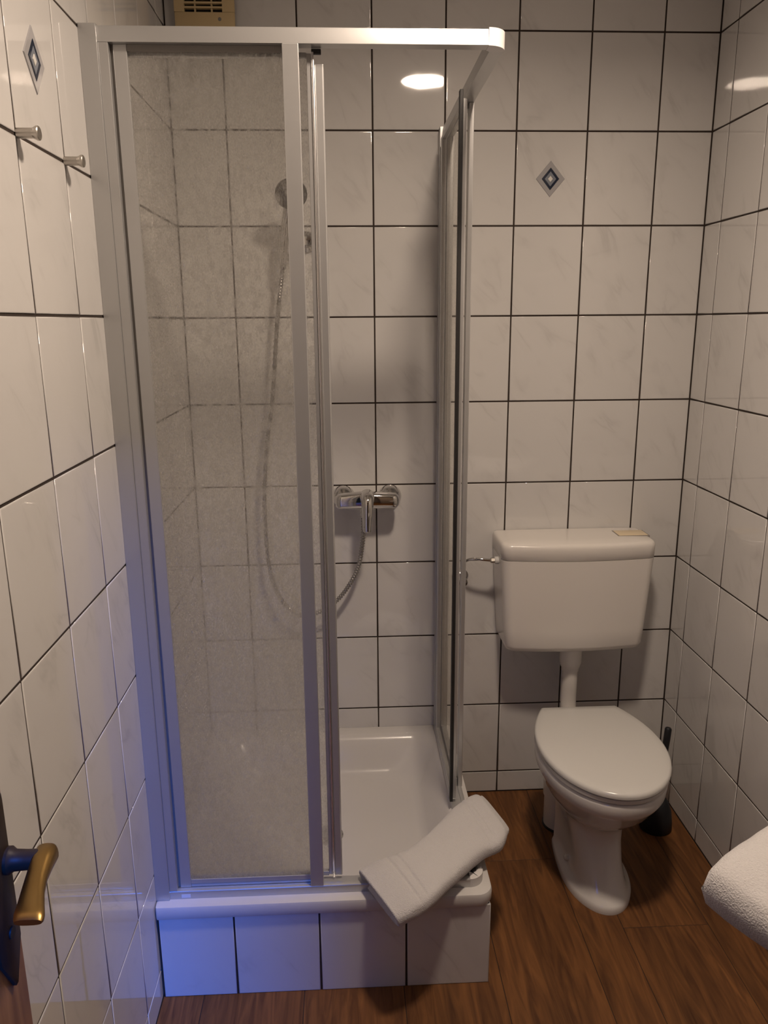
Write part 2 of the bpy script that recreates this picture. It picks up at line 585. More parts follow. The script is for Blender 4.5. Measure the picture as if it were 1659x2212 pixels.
ceiling = obj('ceiling', newbox(XL - 0.1, XR + 0.1, YF - 0.1, 0.12, ZC, ZC + 0.08), PLASTER)
tag(ceiling, 'plain white ceiling', 'ceiling', kind='structure')

DX0, DX1, DZ = -0.482, 0.36, 2.0
bm = bmesh.new()
box(bm, XL - 0.1, DX0, YF - 0.12, YF, 0, ZC)
box(bm, DX1, XR + 0.1, YF - 0.12, YF, 0, ZC)
box(bm, DX0, DX1, YF - 0.12, YF, DZ, ZC)
wall_front = obj('wall_front', bm, WALLPAINT)
tag(wall_front, 'wall with the open doorway behind the viewer', 'wall', kind='structure')

wall_light_blocker = obj('wall_light_blocker', newbox(0.02, 1.6, -3.42, -3.30, 0, 3.6), WALLPAINT)  # unseen slab, added to keep the blue daylight to the tray's left end
tag(wall_light_blocker, 'added unseen wall slab behind the viewer, blocking part of the daylight', 'wall', kind='structure')

# door leaf folded back along the left wall
DXF = -0.432
door = thing('door_1', 'brown wooden door standing open along the left tile wall', 'door', (-0.45, -1.64, 0))
door['kind'] = 'structure'
obj('door_leaf', newbox(DXF - 0.04, DXF, -2.40, -1.634, 0.008, 1.985, bev=0.003), DOORW, door)
hb = bmesh.new()   # long back plate with pointed ends
pl = [(-1.665 + dy, z) for dy, z in ((-0.022, 0.955), (0.0, 0.912), (0.022, 0.955), (0.022, 1.115), (0.0, 1.158), (-0.022, 1.115))]
loft(hb, [[Vector((DXF, y, z)) for y, z in pl], [Vector((DXF + 0.0035, y, z)) for y, z in pl],
          [Vector((DXF + 0.006, -1.665 + (y + 1.665) * 0.8, 1.035 + (z - 1.035) * 0.96)) for y, z in pl]])
hp = obj('handle_plate', hb, DARKMETAL, door, 'black long back plate')
kb = bmesh.new()
lathe(kb, [(0.0, 0.0), (0.006, 0.0), (0.006, 0.0022), (0.0, 0.0022)], (DXF + 0.0052, -1.665, 0.975), (1, 0, 0), 14)
obj('keyhole', kb, RUBBER, hp)
hd = bmesh.new()
lathe(hd, [(0.0135, 0.0), (0.0135, 0.004), (0.0105, 0.008), (0.0098, 0.02), (0.0098, 0.032), (0.004, 0.033)], (DXF + 0.005, -1.653, 1.048), (1, 0, 0), 24)
hs = obj('handle_neck', hd, DARKMETAL, door, 'dark round handle neck')
lv = bmesh.new()   # lever: flat blade flaring towards its free end
st = [(-1.640, -0.391, 0.0085, 0.0085), (-1.644, -0.391, 0.0108, 0.0108), (-1.660, -0.3905, 0.0108, 0.0100), (-1.680, -0.388, 0.0102, 0.0072), (-1.700, -0.384, 0.0108, 0.0056), (-1.718, -0.379, 0.0125, 0.0054),
      (-1.729, -0.376, 0.0138, 0.0060), (-1.734, -0.3748, 0.0134, 0.0052), (-1.7375, -0.374, 0.0122, 0.0030)]
rings = []
for y, x, hx, hz in st:
    rg = []
    for k in range(20):
        a = 2 * PI * k / 20
        ca, sa = math.cos(a), math.sin(a)
        rg.append(Vector((x + hx * math.copysign(abs(ca) ** 0.75, ca), y, 1.048 + hz * math.copysign(abs(sa) ** 0.75, sa))))
    rings.append(rg)
loft(lv, rings)
obj('lever', lv, BRONZE, hs, 'antique brass lever')

# ------------------------------------------------------------------ ceiling lamp
lamp = thing('ceiling_lamp', 'small round flush ceiling lamp with warm light', 'lamp', (0.26, -1.22, ZC))
bm = bmesh.new()
lathe(bm, [(0.108, 0.0), (0.108, -0.016), (0.104, -0.022), (0.094, -0.023), (0.092, -0.018), (0.0, -0.018)], (0.26, -1.22, ZC), (0, 0, 1), 48)
obj('lamp_ring', bm, PLASTER, lamp)
bm = bmesh.new()
lathe(bm, [(0.091, -0.0185), (0.091, -0.0225), (0.0, -0.0225)], (0.26, -1.22, ZC), (0, 0, 1), 48)
obj('diffuser', bm, LAMP, lamp, 'glowing round diffuser')
ld = bpy.data.lights.new('lamp_beam', 'AREA')
ld.shape = 'DISK'
ld.size = 0.18
ld.spread = math.radians(158)
ld.energy = LAMP_BEAM
ld.color = LAMP_COLOR[:3]
lo = link('lamp_beam', ld, lamp, (0, 0, -0.0245))

# ------------------------------------------------------------------ shower tray
TX1, TY0 = 0.2313, -0.782
tray = thing('shower_tray', 'white square shower tray on a raised tiled base', 'shower tray', (-0.16, -0.39, 0))
bm = bmesh.new()
RB, RT = 0.222, 0.257
R_ = (0.004, 0.035, 0.004, 0.004)
rings = [rrect(XL + 0.004, TX1 - 0.012, TY0 + 0.012, -0.002, RB, R_),
         rrect(XL + 0.002, TX1 + 0.004, TY0 - 0.006, -0.001, RB, R_),
         rrect(XL + 0.002, TX1 + 0.006, TY0 - 0.008, -0.001, RB + 0.006, R_),
         rrect(XL + 0.002, TX1 + 0.006, TY0 - 0.008, -0.001, RT - 0.008, R_),
         rrect(XL + 0.002, TX1 + 0.004, TY0 - 0.006, -0.001, RT - 0.003, R_),
         rrect(XL + 0.002, TX1 - 0.004, TY0 + 0.002, -0.001, RT - 0.001, R_),
         rrect(XL + 0.006, TX1 - 0.012, TY0 + 0.012, -0.006, RT, 0.03)]
for i, (ins, dz) in enumerate(((0.040, 0.0), (0.046, 0.0015), (0.054, 0.007), (0.062, 0.016), (0.085, 0.055), (0.105, 0.088), (0.118, 0.101), (0.135, 0.107))):
    rr = 0.05 + i * 0.008
    rings.append(rrect(XL + ins * 0.9, TX1 - ins - 0.004, TY0 + ins + 0.012, -ins, RT - dz, rr))
rings.append(rrect(XL + 0.3, TX1 - 0.3, TY0 + 0.31, -0.30, RT - 0.112, 0.05))
loft(bm, rings, False, True)
obj('tray_basin', bm, ACRYL, tray, angle=50)
bm = bmesh.new()
lathe(bm, [(0.0, 0.004), (0.03, 0.004), (0.042, 0.001), (0.042, 0.0), (0.0, 0.0)], (-0.16, -0.40, RT - 0.1115), (0, 0, 1), 28)
obj('drain_cover', bm, CHROME, tray, 'chrome drain cover')
bm = newbox(XL + 0.002, TX1 - 0.0016, TY0 + 0.0016, TY0 + 0.016, 0.0, RB - 0.001)
ap = obj('apron', bm, GROUT, tray)
bm = newbox(TX1 - 0.016, TX1 - 0.0016, TY0 + 0.017, -0.002, 0.0, RB - 0.001)
ap2 = obj('apron', bm, GROUT, tray)
for x0, x1 in spans(XL + 0.003, TX1 + GAP / 2, [-0.3707, -0.1721, 0.0318]):
    put_tile(ap, x1 - x0, RB - 0.001 + GAP, ((x0 + x1) / 2, TY0, (RB - 0.001) / 2 + 0.0005), 0)
for y0, y1 in spans(TY0 + 0.004, -0.002, [-0.6, -0.4, -0.2]):
    put_tile(ap2, y1 - y0, RB - 0.001 + GAP, (TX1, (y0 + y1) / 2, (RB - 0.001) / 2 + 0.0005), PI / 2)

# ------------------------------------------------------------------ shower enclosure
Z0, Z1 = RT, 2.0735
FY = -0.765      # outer front plane
SX = 0.2185      # outer side plane
RBOT = 0.2785    # top of bottom rails
RTOP = 2.0445    # underside of top rails
enc = thing('shower_enclosure', 'square corner shower enclosure of satin aluminium and patterned glass', 'shower enclosure', (-0.16, -0.39, Z0))


def part(name, *a, mat=ALU, parent=enc, bev=0.0008, label=None, **k):
    return obj(name, newbox(*a, bev=bev, **k), mat, parent, label, angle=15)


# wall profiles
bm = newbox(XL, -0.5165, FY - 0.004, FY + 0.036, Z0, Z1, bev=0.0012)
obj('wall_profile', bm, ALU, enc, 'front wall profile', angle=15)
bm = newbox(SX - 0.036, SX + 0.004, -0.032, 0.0, Z0, Z1, bev=0.0012)
obj('wall_profile', bm, ALU, enc, 'side wall profile', angle=15)
# stiles next to the wall profiles
part('stile', -0.5165, -0.4985, FY, FY + 0.030, RBOT, RTOP, bev=0.0012)
part('stile', SX - 0.030, SX, -0.0497, -0.032, RBOT, RTOP, bev=0.0012)
# rails
CR = 0.034
top_sec = [(0.0, RTOP), (0.0, RTOP + 0.001), (0.0062, Z1 - 0.0015), (0.0085, Z1 - 0.0003), (0.026, Z1 - 0.0003), (0.027, Z1 - 0.002), (0.027, RTOP)]
bm = loft(bmesh.new(), [[Vector((x, FY + d, z)) for d, z in top_sec] for x in (-0.5165, SX - CR)])
obj('top_rail', bm, ALU, enc, 'front top rail', angle=20)
bm = loft(bmesh.new(), [[Vector((SX - d, y, z)) for d, z in top_sec] for y in (FY + CR, -0.032)])
obj('top_rail', bm, ALU, enc, 'side top rail', angle=20)


def rail_corner(z0, z1, out, inn, extra=0.0):
    poly = []
    cx, cy = SX - CR, FY + CR
    ro = CR + extra
    for k in range(13):
        a = -PI / 2 + (PI / 2) * k / 12
        poly.append((cx + ro * math.cos(a), cy + ro * math.sin(a)))
    poly.append((SX - inn, cy))
    poly.append((SX - inn, FY + inn))
    poly.append((cx, FY + inn))
    return prism(bmesh.new(), poly, z0, z1)


cc = rail_corner(RTOP - 0.001, Z1 - 0.0002, 0, 0.030, 0.0008)
obj('rail_corner', cc, CAP, enc, 'rounded plastic top corner', angle=40)


def lower_rail(y_front):
    """bottom rail section: outer lip, groove, inner lip (y to the inside)."""
    return [(0.0, 0.0), (0.0, 0.019), (0.001, 0.0205), (0.004, 0.0215), (0.011, 0.0215), (0.0115, 0.0175), (0.036, 0.0165), (0.0375, 0.0), ]


def sweep_front(name, x0, x1, lab):
    bm = bmesh.new()
    pr_ = lower_rail(0)
    loft(bm, [[Vector((x, FY + d, Z0 + h)) for d, h in pr_] for x in (x0, x1)])
    return obj(name, bm, ALU, enc, lab, angle=25)


def sweep_side(name, y0, y1, lab):
    bm = bmesh.new()
    pr_ = lower_rail(0)
    loft(bm, [[Vector((SX - d, y, Z0 + h)) for d, h in pr_] for y in (y0, y1)])
    return obj(name, bm, ALU, enc, lab, angle=25)


sweep_front('bottom_rail', -0.5165, SX - CR, 'front bottom rail')
sweep_side('bottom_rail', FY + CR, -0.032, 'side bottom rail')
bc = rail_corner(Z0, Z0 + 0.0225, 0, 0.038, 0.0006)
obj('rail_corner', bc, CAP, enc, 'rounded plastic bottom corner', angle=40)
bm = bmesh.new()
lathe(bm, [(0.0, 0.0045), (0.005, 0.0045), (0.0075, 0.003), (0.0075, 0.0), (0.0, 0.0)], (0.1965, -0.7335, Z0 + 0.0222), (0, 0, 1), 18)
obj('buffer', bm, RUBBER, enc, 'black rubber door buffer')
part('sticker', -0.490, -0.4695, FY - 0.0004, FY + 0.0002, 0.2605, 0.2695, mat=STICKER, bev=0, label='small pale sticker')
# posts carrying the fixed panes
part('post', -0.1905, -0.1605, FY - 0.0015, FY + 0.010, RBOT - 0.001, RTOP, bev=0.0015, label='front post')
part('post', SX - 0.010, SX + 0.0015, -0.3875, -0.3575, RBOT - 0.001, RTOP, bev=0.0015, label='side post')

GZ0, GZ1 = 0.2985, 2.033


def fixed_pane_front():
    y = FY + 0.0165
    p = part('fixed_pane', -0.4700, -0.1850, y - 0.002, y + 0.002, GZ0, GZ1, mat=GLASS, bev=0, label='front fixed pane of patterned glass')
    part('pane_stile', -0.4935, -0.4690, y - 0.005, y + 0.005, RBOT, RTOP, parent=p, bev=0.001)
    part('pane_rail', -0.4690, -0.1830, y - 0.0035, y + 0.0045, RBOT - 0.003, RBOT + 0.0075, parent=p)
    part('pane_rail', -0.4690, -0.1830, y - 0.0045, y + 0.0045, RBOT + 0.0085, GZ0, parent=p)
    part('pane_rail', -0.4690, -0.1830, y - 0.0045, y + 0.0045, GZ1, RTOP, parent=p, mat=GREY_SEAL)
    part('seal', -0.4984, -0.4937, y - 0.001, y + 0.004, RBOT, RTOP, parent=p, mat=GREY_SEAL, bev=0)


def fixed_pane_side():
    x = SX - 0.0165
    p = part('fixed_pane', x - 0.002, x + 0.002, -0.3820, -0.0780, GZ0, GZ1, mat=GLASS2, bev=0, label='side fixed pane of glass')
    part('pane_stile', x - 0.005, x + 0.005, -0.0780, -0.0545, RBOT, RTOP, parent=p, bev=0.001)
    part('pane_rail', x - 0.0045, x + 0.0045, -0.3800, -0.0780, RBOT - 0.003, GZ0, parent=p)
    part('pane_rail', x - 0.0045, x + 0.0045, -0.3800, -0.0780, GZ1, RTOP, parent=p)


fixed_pane_front()
fixed_pane_side()


def door_front():
    y = FY + 0.0315
    d = part('sliding_door', -0.4780, -0.1385, y - 0.002, y + 0.002, 0.294, 2.030, mat=GLASS, bev=0, label='front sliding door of patterned glass, slid open')
    part('door_stile', -0.1480, -0.1395, y - 0.006, y + 0.006, 0.287, 2.036, parent=d, bev=0.001)
    bm = newbox(-0.1390, -0.1345, y - 0.0095, y - 0.002, 0.281, 2.038, bev=0.0012)
    obj('grip_strip', bm, ALU_B, d)
    part('door_stile', -0.1345, -0.1165, y - 0.006, y + 0.007, 0.283, 2.020, parent=d, bev=0.003)
    part('door_stile', -0.4970, -0.4780, y - 0.006, y + 0.006, 0.285, 2.036, parent=d, bev=0.001)
    part('door_rail', -0.4780, -0.1480, y - 0.005, y + 0.005, 0.283, 0.295, parent=d)
    part('door_rail', -0.4780, -0.1480, y - 0.005, y + 0.005, 2.029, 2.038, parent=d)
    part('roller', -0.139, -0.121, y - 0.004, y + 0.004, 2.036, 2.0445, parent=d, mat=RUBBER, bev=0.001)


def door_side():
    x = SX - 0.0315
    d = part('sliding_door', x - 0.002, x + 0.002, -0.4480, -0.0900, 0.294, 2.030, mat=GLASS2, bev=0, label='side sliding door of glass, slid open')
    part('door_stile', x - 0.004, x + 0.006, -0.4560, -0.4380, 0.285, 2.036, parent=d, bev=0.002)
    part('seal', x - 0.0115, x - 0.0035, -0.4620, -0.4440, 0.280, 2.052, parent=d, mat=RUBBER, bev=0.001, label='black rubber sealing strip')
    part('door_stile', x - 0.006, x + 0.006, -0.0900, -0.0660, 0.285, 2.036, parent=d, bev=0.001)
    part('door_rail', x - 0.006, x + 0.005, -0.4380, -0.0900, 0.283, 0.2965, parent=d)
    part('door_rail', x - 0.005, x + 0.005, -0.4380, -0.0900, 2.029, 2.038, parent=d)


door_front()
door_side()

# ------------------------------------------------------------------ mixer, hose, hand shower
mix = thing('shower_mixer', 'chrome single lever shower mixer on the tiled shower wall', 'mixer tap', (-0.03, 0, 1.037))
for x in (-0.101, 0.041):
    bm = bmesh.new()
    lathe(bm, [(0.0, 0.0), (0.036, 0.0), (0.0355, 0.004), (0.030, 0.014), (0.021, 0.024), (0.017, 0.028), (0.0, 0.028)], (x, -0.0005, 1.037), (0, -1, 0), 32)
    obj('rosette', bm, CHROME, mix)
    bm = bmesh.new()
    lathe(bm, [(0.0, 0.0), (0.0185, 0.0), (0.0185, 0.022), (0.0, 0.022)], (x, -0.027, 1.037), (0, -1, 0), 6)
    obj('union_nut', bm, CHROME, mix)
bm = bmesh.new()
rings = []
for t in [i / 20 for i in range(21)]:
    x = -0.030 + (t - 0.5) * 2 * 0.094
    e = abs(t - 0.5) * 2
    ry = 0.0235 * (1 - max(0, (e - 0.93) / 0.07) ** 2 * 0.35)
    rz = (0.0225 + 0.0035 * (1 - e)) * (1 - max(0, (e - 0.93) / 0.07) ** 2 * 0.35)
    zc = 1.037 + 0.004 * (1 - e * e)
    yc = -0.062 - 0.006 * (1 - e * e)
    rings.append([Vector((x, yc + ry * math.copysign(abs(math.cos(a)) ** 0.7, math.cos(a)), zc + rz * math.copysign(abs(math.sin(a)) ** 0.7, math.sin(a)))) for a in [2 * PI * k / 24 for k in range(24)]])
loft(bm, rings)
obj('mixer_body', bm, CHROME, mix, angle=50)
bm = bmesh.new()
pts = smooth_path([(-0.030, -0.072, 1.052), (-0.030, -0.098, 1.050), (-0.0305, -0.112, 1.034), (-0.031, -0.118, 1.005), (-0.032, -0.121, 0.975), (-0.032, -0.122, 0.955)], 6)
n = len(pts)
rs = [0.0235 - 0.0115 * (i / (n - 1)) ** 0.8 - (0.004 if i == n - 1 else 0) for i in range(n)]
tube(bm, pts, rs, 20)
obj('mixer_lever', bm, CHROME, mix, angle=60)
bm = bmesh.new()
lathe(bm, [(0.0, 0.0), (0.0105, 0.0), (0.0105, 0.02), (0.0085, 0.03), (0.0, 0.03)], (-0.042, -0.063, 1.018), (0, 0, -1), 20)
obj('hose_outlet', bm, CHROME, mix)

hose_pts = smooth_path([(-0.042, -0.063, 0.985), (-0.0435, -0.064, 0.930), (-0.048, -0.064, 0.890), (-0.058, -0.062, 0.837), (-0.081, -0.060, 0.785), (-0.124, -0.058, 0.726), (-0.180, -0.055, 0.686),
                        (-0.2395, -0.055, 0.676), (-0.298, -0.056, 0.730), (-0.330, -0.058, 0.843), (-0.335, -0.060, 1.045), (-0.318, -0.062, 1.225), (-0.2985, -0.064, 1.345), (-0.277, -0.066, 1.553),
                        (-0.262, -0.070, 1.660), (-0.2555, -0.073, 1.705)], 40)
bm = bmesh.new()
acc = 0.0
rs = []
for i, p in enumerate(hose_pts):
    if i:
        acc += (p - hose_pts[i - 1]).length
    rs.append(0.0064 + 0.0011 * math.sin(2 * PI * acc / 0.0085))
tube(bm, hose_pts, rs, 10)
hose = obj('shower_hose', bm, HOSE, None, loc=hose_pts[0], angle=180)
tag(hose, 'ribbed metal shower hose hanging in a loop from the mixer', 'hose')

hs_ = thing('hand_shower', 'round chrome hand shower head hung high behind the patterned glass', 'hand shower', (-0.255, -0.073, 1.705))
bm = bmesh.new()
tube(bm, smooth_path([(-0.2555, -0.073, 1.700), (-0.250, -0.083, 1.760), (-0.240, -0.096, 1.820), (-0.228, -0.122, 1.872), (-0.222, -0.140, 1.888)], 6), [0.0105] + [0.0125] * 23 + [0.015], 16)
obj('shower_handle', bm, CHROME, hs_)
bm = bmesh.new()
lathe(bm, [(0.0, -0.018), (0.02, -0.018), (0.036, -0.006), (0.042, 0.004), (0.042, 0.010), (0.036, 0.013), (0.0, 0.0135)], (-0.2205, -0.150, 1.886), (0.06, -0.80, -0.6), 36)
obj('spray_head', bm, plain('grey_spray_face', (0.07, 0.065, 0.062), 0.35), hs_)
hb_ = thing('shower_bracket', 'chrome wall bracket holding the hand shower', 'bracket', (-0.190, 0, 1.775))
bm = bmesh.new()
lathe(bm, [(0.0, 0.0), (0.028, 0.0), (0.028, 0.006), (0.018, 0.014), (0.012, 0.05), (0.014, 0.062), (0.0, 0.064)], (-0.190, -0.0005, 1.778), (0, -1, 0), 28)
obj('wall_mount', bm, CHROME, hb_)
bm = bmesh.new()
tube(bm, [(-0.190, -0.052, 1.778), (-0.216, -0.062, 1.776), (-0.236, -0.074, 1.774)], [0.010, 0.009, 0.009], 14)
obj('holder_arm', bm, CHROME, hb_)

# ------------------------------------------------------------------ toilet
TCX = 0.600


def egg(hw, yf, yb, z, back=0.66, n=48, wide=0.46, pw=2.0):
    """D-shaped outline: straight narrow back, widest at `wide`, rounded front."""
    L = yb - yf
    half = []
    yw = yb - wide * L
    m = n // 2
    for k in range(m + 1):          # front tip -> widest
        a = (PI / 2) * k / m
        half.append((hw * math.sin(a) ** (2 / pw), yw - (yw - yf) * math.cos(a) ** (2 / pw)))
    m2 = n // 4
    for k in range(1, m2 + 1):      # widest -> back corner
        t = k / m2
        half.append((hw * (1 - (1 - back) * t ** 2.0), yw + (yb - yw) * t))
    ring = [Vector((TCX + x, y, z)) for x, y in half]
    ring += [Vector((TCX - x, y, z)) for x, y in half[:0:-1]]
    return ring


toilet = thing('toilet', 'white floor standing ceramic toilet with closed lid', 'toilet', (TCX, -0.40, 0))
bm = bmesh.new()
sec = [  # z, half width, front, back, back factor, widest
    (0.000, 0.0940, -0.585, -0.285, 0.90, 0.45),
    (0.016, 0.0945, -0.586, -0.285, 0.90, 0.45),
    (0.023, 0.0905, -0.581, -0.285, 0.92, 0.45),
    (0.031, 0.0740, -0.566, -0.285, 1.08, 0.55),
    (0.052, 0.0680, -0.548, -0.280, 1.15, 0.60),
    (0.090, 0.0655, -0.522, -0.270, 1.12, 0.62),
    (0.140, 0.0700, -0.498, -0.255, 1.02, 0.60),
    (0.175, 0.0780, -0.490, -0.240, 0.90, 0.55),
    (0.198, 0.0900, -0.500, -0.220, 0.75, 0.50),
    (0.220, 0.1060, -0.528, -0.210, 0.72, 0.47),
    (0.255, 0.1280, -0.575, -0.200, 0.70, 0.46),
    (0.295, 0.1480, -0.617, -0.195, 0.68, 0.46),
    (0.325, 0.1590, -0.638, -0.195, 0.66, 0.46),
    (0.333, 0.1640, -0.646, -0.195, 0.66, 0.46),
    (0.345, 0.1690, -0.653, -0.195, 0.66, 0.46),
    (0.372, 0.1715, -0.657, -0.195, 0.66, 0.46),
    (0.380, 0.1690, -0.654, -0.197, 0.66, 0.46),
    (0.383, 0.1600, -0.645, -0.205, 0.66, 0.46)]
loft(bm, [egg(hw, yf, yb, z, bk, wide=wd, pw=2.5 if 0.025 < z < 0.18 else 2.0) for z, hw, yf, yb, bk, wd in sec])
obj('bowl', bm, CERAMIC, toilet, angle=60)
bm = bmesh.new()
loft(bm, [egg(0.1660, -0.653, -0.222, 0.3855), egg(0.1700, -0.658, -0.222, 0.3870), egg(0.1708, -0.659, -0.222, 0.392), egg(0.1704, -0.6585, -0.222, 0.3975), egg(0.1670, -0.655, -0.223, 0.3990)])
obj('seat', bm, SEATW, toilet, angle=60)
bm = bmesh.new()
loft(bm, [egg(0.1690, -0.657, -0.209, 0.4030), egg(0.1735, -0.664, -0.207, 0.4042), egg(0.1742, -0.6645, -0.206, 0.410), egg(0.1725, -0.6625, -0.207, 0.4165), egg(0.1675, -0.656, -0.211, 0.4195),
          egg(0.150, -0.630, -0.235, 0.4212), egg(0.10, -0.56, -0.29, 0.4222)])
obj('lid', bm, SEATW, toilet, angle=60)
for sx in (-0.075, 0.075):
    bm = bmesh.new()
    lathe(bm, [(0.0, 0.0), (0.011, 0.0), (0.011, 0.020), (0.0, 0.022)], (TCX + sx, -0.205, 0.3835), (0, 0, 1), 16)
    obj('hinge', bm, SEATW, toilet)
bm = bmesh.new()   # outlet pipe behind the foot
lathe(bm, [(0.0, 0.0), (0.054, 0.0), (0.054, 0.105), (0.058, 0.108), (0.058, 0.165), (0.05, 0.19), (0.0, 0.20)], (0.569, -0.186, 0.0), (0, 0, 1), 36)
wp = obj('waste_pipe', bm, CIST, toilet, 'white plastic outlet pipe')
bm = bmesh.new()
lathe(bm, [(0.0, 0.0), (0.0575, 0.0), (0.0575, 0.006), (0.054, 0.007), (0.0, 0.007)], (0.569, -0.186, 0.0), (0, 0, 1), 36)
obj('pipe_gasket', bm, RUBBER, wp)
for sx in (-1, 1):
    bm = bmesh.new()
    lathe(bm, [(0.0, 0.012), (0.004, 0.012), (0.0085, 0.008), (0.0095, 0.0), (0.0, -0.004)], (TCX + sx * 0.0705, -0.405, 0.045), (sx, 0, 0.25), 18)
    obj('bolt_cap', bm, SEATW, toilet)

# ------------------------------------------------------------------ cistern
cis = thing('toilet_cistern', 'white plastic wall hung cistern above the toilet', 'cistern', (0.592, 0, 0.575))
CCX = 0.594


def cis_ring(hw, yf, bulge, z, rad=0.03, yb=-0.003, n=10):
    """rounded box outline with a softly bowed front."""
    x0, x1 = CCX - hw, CCX + hw
    out = []
    front = 14
    for k in range(front + 1):
        t = k / front
        x = x0 + rad + (2 * hw - 2 * rad) * t
        out.append(Vector((x, yf - bulge * (1 - (2 * t - 1) ** 2), z)))
    for k in range(1, n + 1):
        a = -PI / 2 + PI / 2 * k / n
        out.append(Vector((x1 - rad + rad * math.cos(a), yf + rad + rad * math.sin(a), z)))
    out.append(Vector((x1, yb, z)))
    out.append(Vector((x0, yb, z)))
    for k in range(0, n):
        a = PI + PI / 2 * k / n
        out.append(Vector((x0 + rad + rad * math.cos(a), yf + rad + rad * math.sin(a), z)))
    return out


bm = bmesh.new()
loft(bm, [cis_ring(0.180, -0.118, 0.008, 0.572, 0.03), cis_ring(0.197, -0.140, 0.012, 0.574, 0.03), cis_ring(0.2075, -0.152, 0.014, 0.582, 0.03), cis_ring(0.2125, -0.158, 0.015, 0.596, 0.03),
          cis_ring(0.2170, -0.161, 0.016, 0.65, 0.03), cis_ring(0.2260, -0.163, 0.017, 0.80, 0.03), cis_ring(0.2304, -0.1645, 0.018, 0.8690, 0.03), cis_ring(0.2285, -0.1625, 0.018, 0.8698, 0.03)])
obj('tank', bm, CIST, cis, angle=60)
bm = bmesh.new()
loft(bm, [cis_ring(0.2295, -0.1635, 0.018, 0.8702, 0.03), cis_ring(0.2308, -0.1648, 0.018, 0.8712, 0.03), cis_ring(0.2318, -0.1655, 0.018, 0.905, 0.03), cis_ring(0.2305, -0.1642, 0.018, 0.913, 0.03),
          cis_ring(0.2270, -0.160, 0.018, 0.9185, 0.03), cis_ring(0.2200, -0.153, 0.017, 0.9212, 0.03), cis_ring(0.15, -0.11, 0.012, 0.9225, 0.03)])
clid = obj('cistern_lid', bm, CIST, cis, angle=60)
bm = newbox(0.730, 0.820, -0.098, -0.040, 0.918, 0.9245, bev=0.0025)
obj('flush_button', bm, BUTTON, clid, 'yellowed rectangular flush button')
bm = newbox(0.7265, 0.8235, -0.1015, -0.0365, 0.917, 0.9228, bev=0.0006)
obj('button_recess', bm, GREY_SEAL, clid)
bm = bmesh.new()
tube(bm, smooth_path([(0.606, -0.082, 0.570), (0.606, -0.082, 0.45), (0.605, -0.085, 0.36), (0.603, -0.12, 0.31), (0.60, -0.20, 0.30)], 8), 0.0245, 24)
obj('flush_pipe', bm, CIST, cis, 'white flush pipe')
bm = bmesh.new()
lathe(bm, [(0.0, 0.0), (0.0345, 0.0), (0.0345, 0.062), (0.031, 0.078), (0.0275, 0.084), (0.0275, 0.092), (0.0, 0.092)], (0.606, -0.082, 0.574), (0, 0, -1), 28)
obj('pipe_nut', bm, CIST, cis)

sup = thing('water_supply', 'chrome angle valve and bent pipe feeding the cistern', 'valve', (0.262, 0, 0.775))
bm = bmesh.new()
lathe(bm, [(0.0, 0.0), (0.026, 0.0), (0.026, 0.004), (0.02, 0.01), (0.012, 0.016), (0.011, 0.05), (0.0, 0.052)], (0.262, -0.0005, 0.775), (0, -1, 0), 28)
obj('angle_valve', bm, CHROME, sup)
bm = bmesh.new()
lathe(bm, [(0.0, 0.0), (0.014, 0.0), (0.015, 0.018), (0.012, 0.022), (0.0, 0.023)], (0.262, -0.052, 0.775), (0, -1, 0), 12)
obj('valve_knob', bm, CHROME, sup)
bm = bmesh.new()
tube(bm, smooth_path([(0.262, -0.04, 0.780), (0.262, -0.045, 0.815), (0.266, -0.06, 0.838), (0.283, -0.083, 0.854), (0.312, -0.092, 0.8555), (0.345, -0.095, 0.853)], 8), 0.0048, 14)
obj('supply_pipe', bm, CHROME, sup)
bm = bmesh.new()
lathe(bm, [(0.0, 0.0), (0.0085, 0.0), (0.0085, 0.010), (0.006, 0.013), (0.0, 0.013)], (0.352, -0.095, 0.853), (-1, 0, 0), 6)
obj('pipe_nut', bm, CHROME_B, sup)
bm = bmesh.new()
lathe(bm, [(0.0, 0.0), (0.0115, 0.0), (0.0115, 0.012), (0.009, 0.014), (0.0, 0.014)], (0.366, -0.095, 0.853), (-1, 0, 0), 14)
obj('plastic_nut', bm, SEATW, sup, 'white plastic nut')

# ------------------------------------------------------------------ toilet brush
br = thing('toilet_brush', 'black toilet brush in a black holder beside the toilet', 'toilet brush', (0.862, -0.222, 0))
bm = bmesh.new()
lathe(bm, [(0.0, 0.0), (0.047, 0.0), (0.0495, 0.006), (0.0485, 0.03), (0.044, 0.065), (0.034, 0.092), (0.024, 0.106), (0.015, 0.110), (0.012, 0.109), (0.0, 0.108)], (0.862, -0.222, 0.0), (0, 0, 1), 32)
obj('brush_holder', bm, BLACKPL, br, angle=50)
bm = bmesh.new()
tube(bm, [(0.862, -0.222, 0.10), (0.871, -0.214, 0.19), (0.879, -0.206, 0.245), (0.8855, -0.200, 0.295), (0.889, -0.1965, 0.327), (0.8895, -0.196, 0.331)], [0.006, 0.0075, 0.0095, 0.0105, 0.0105, 0.008], 18)
obj('brush_handle', bm, BLACKPL, br)

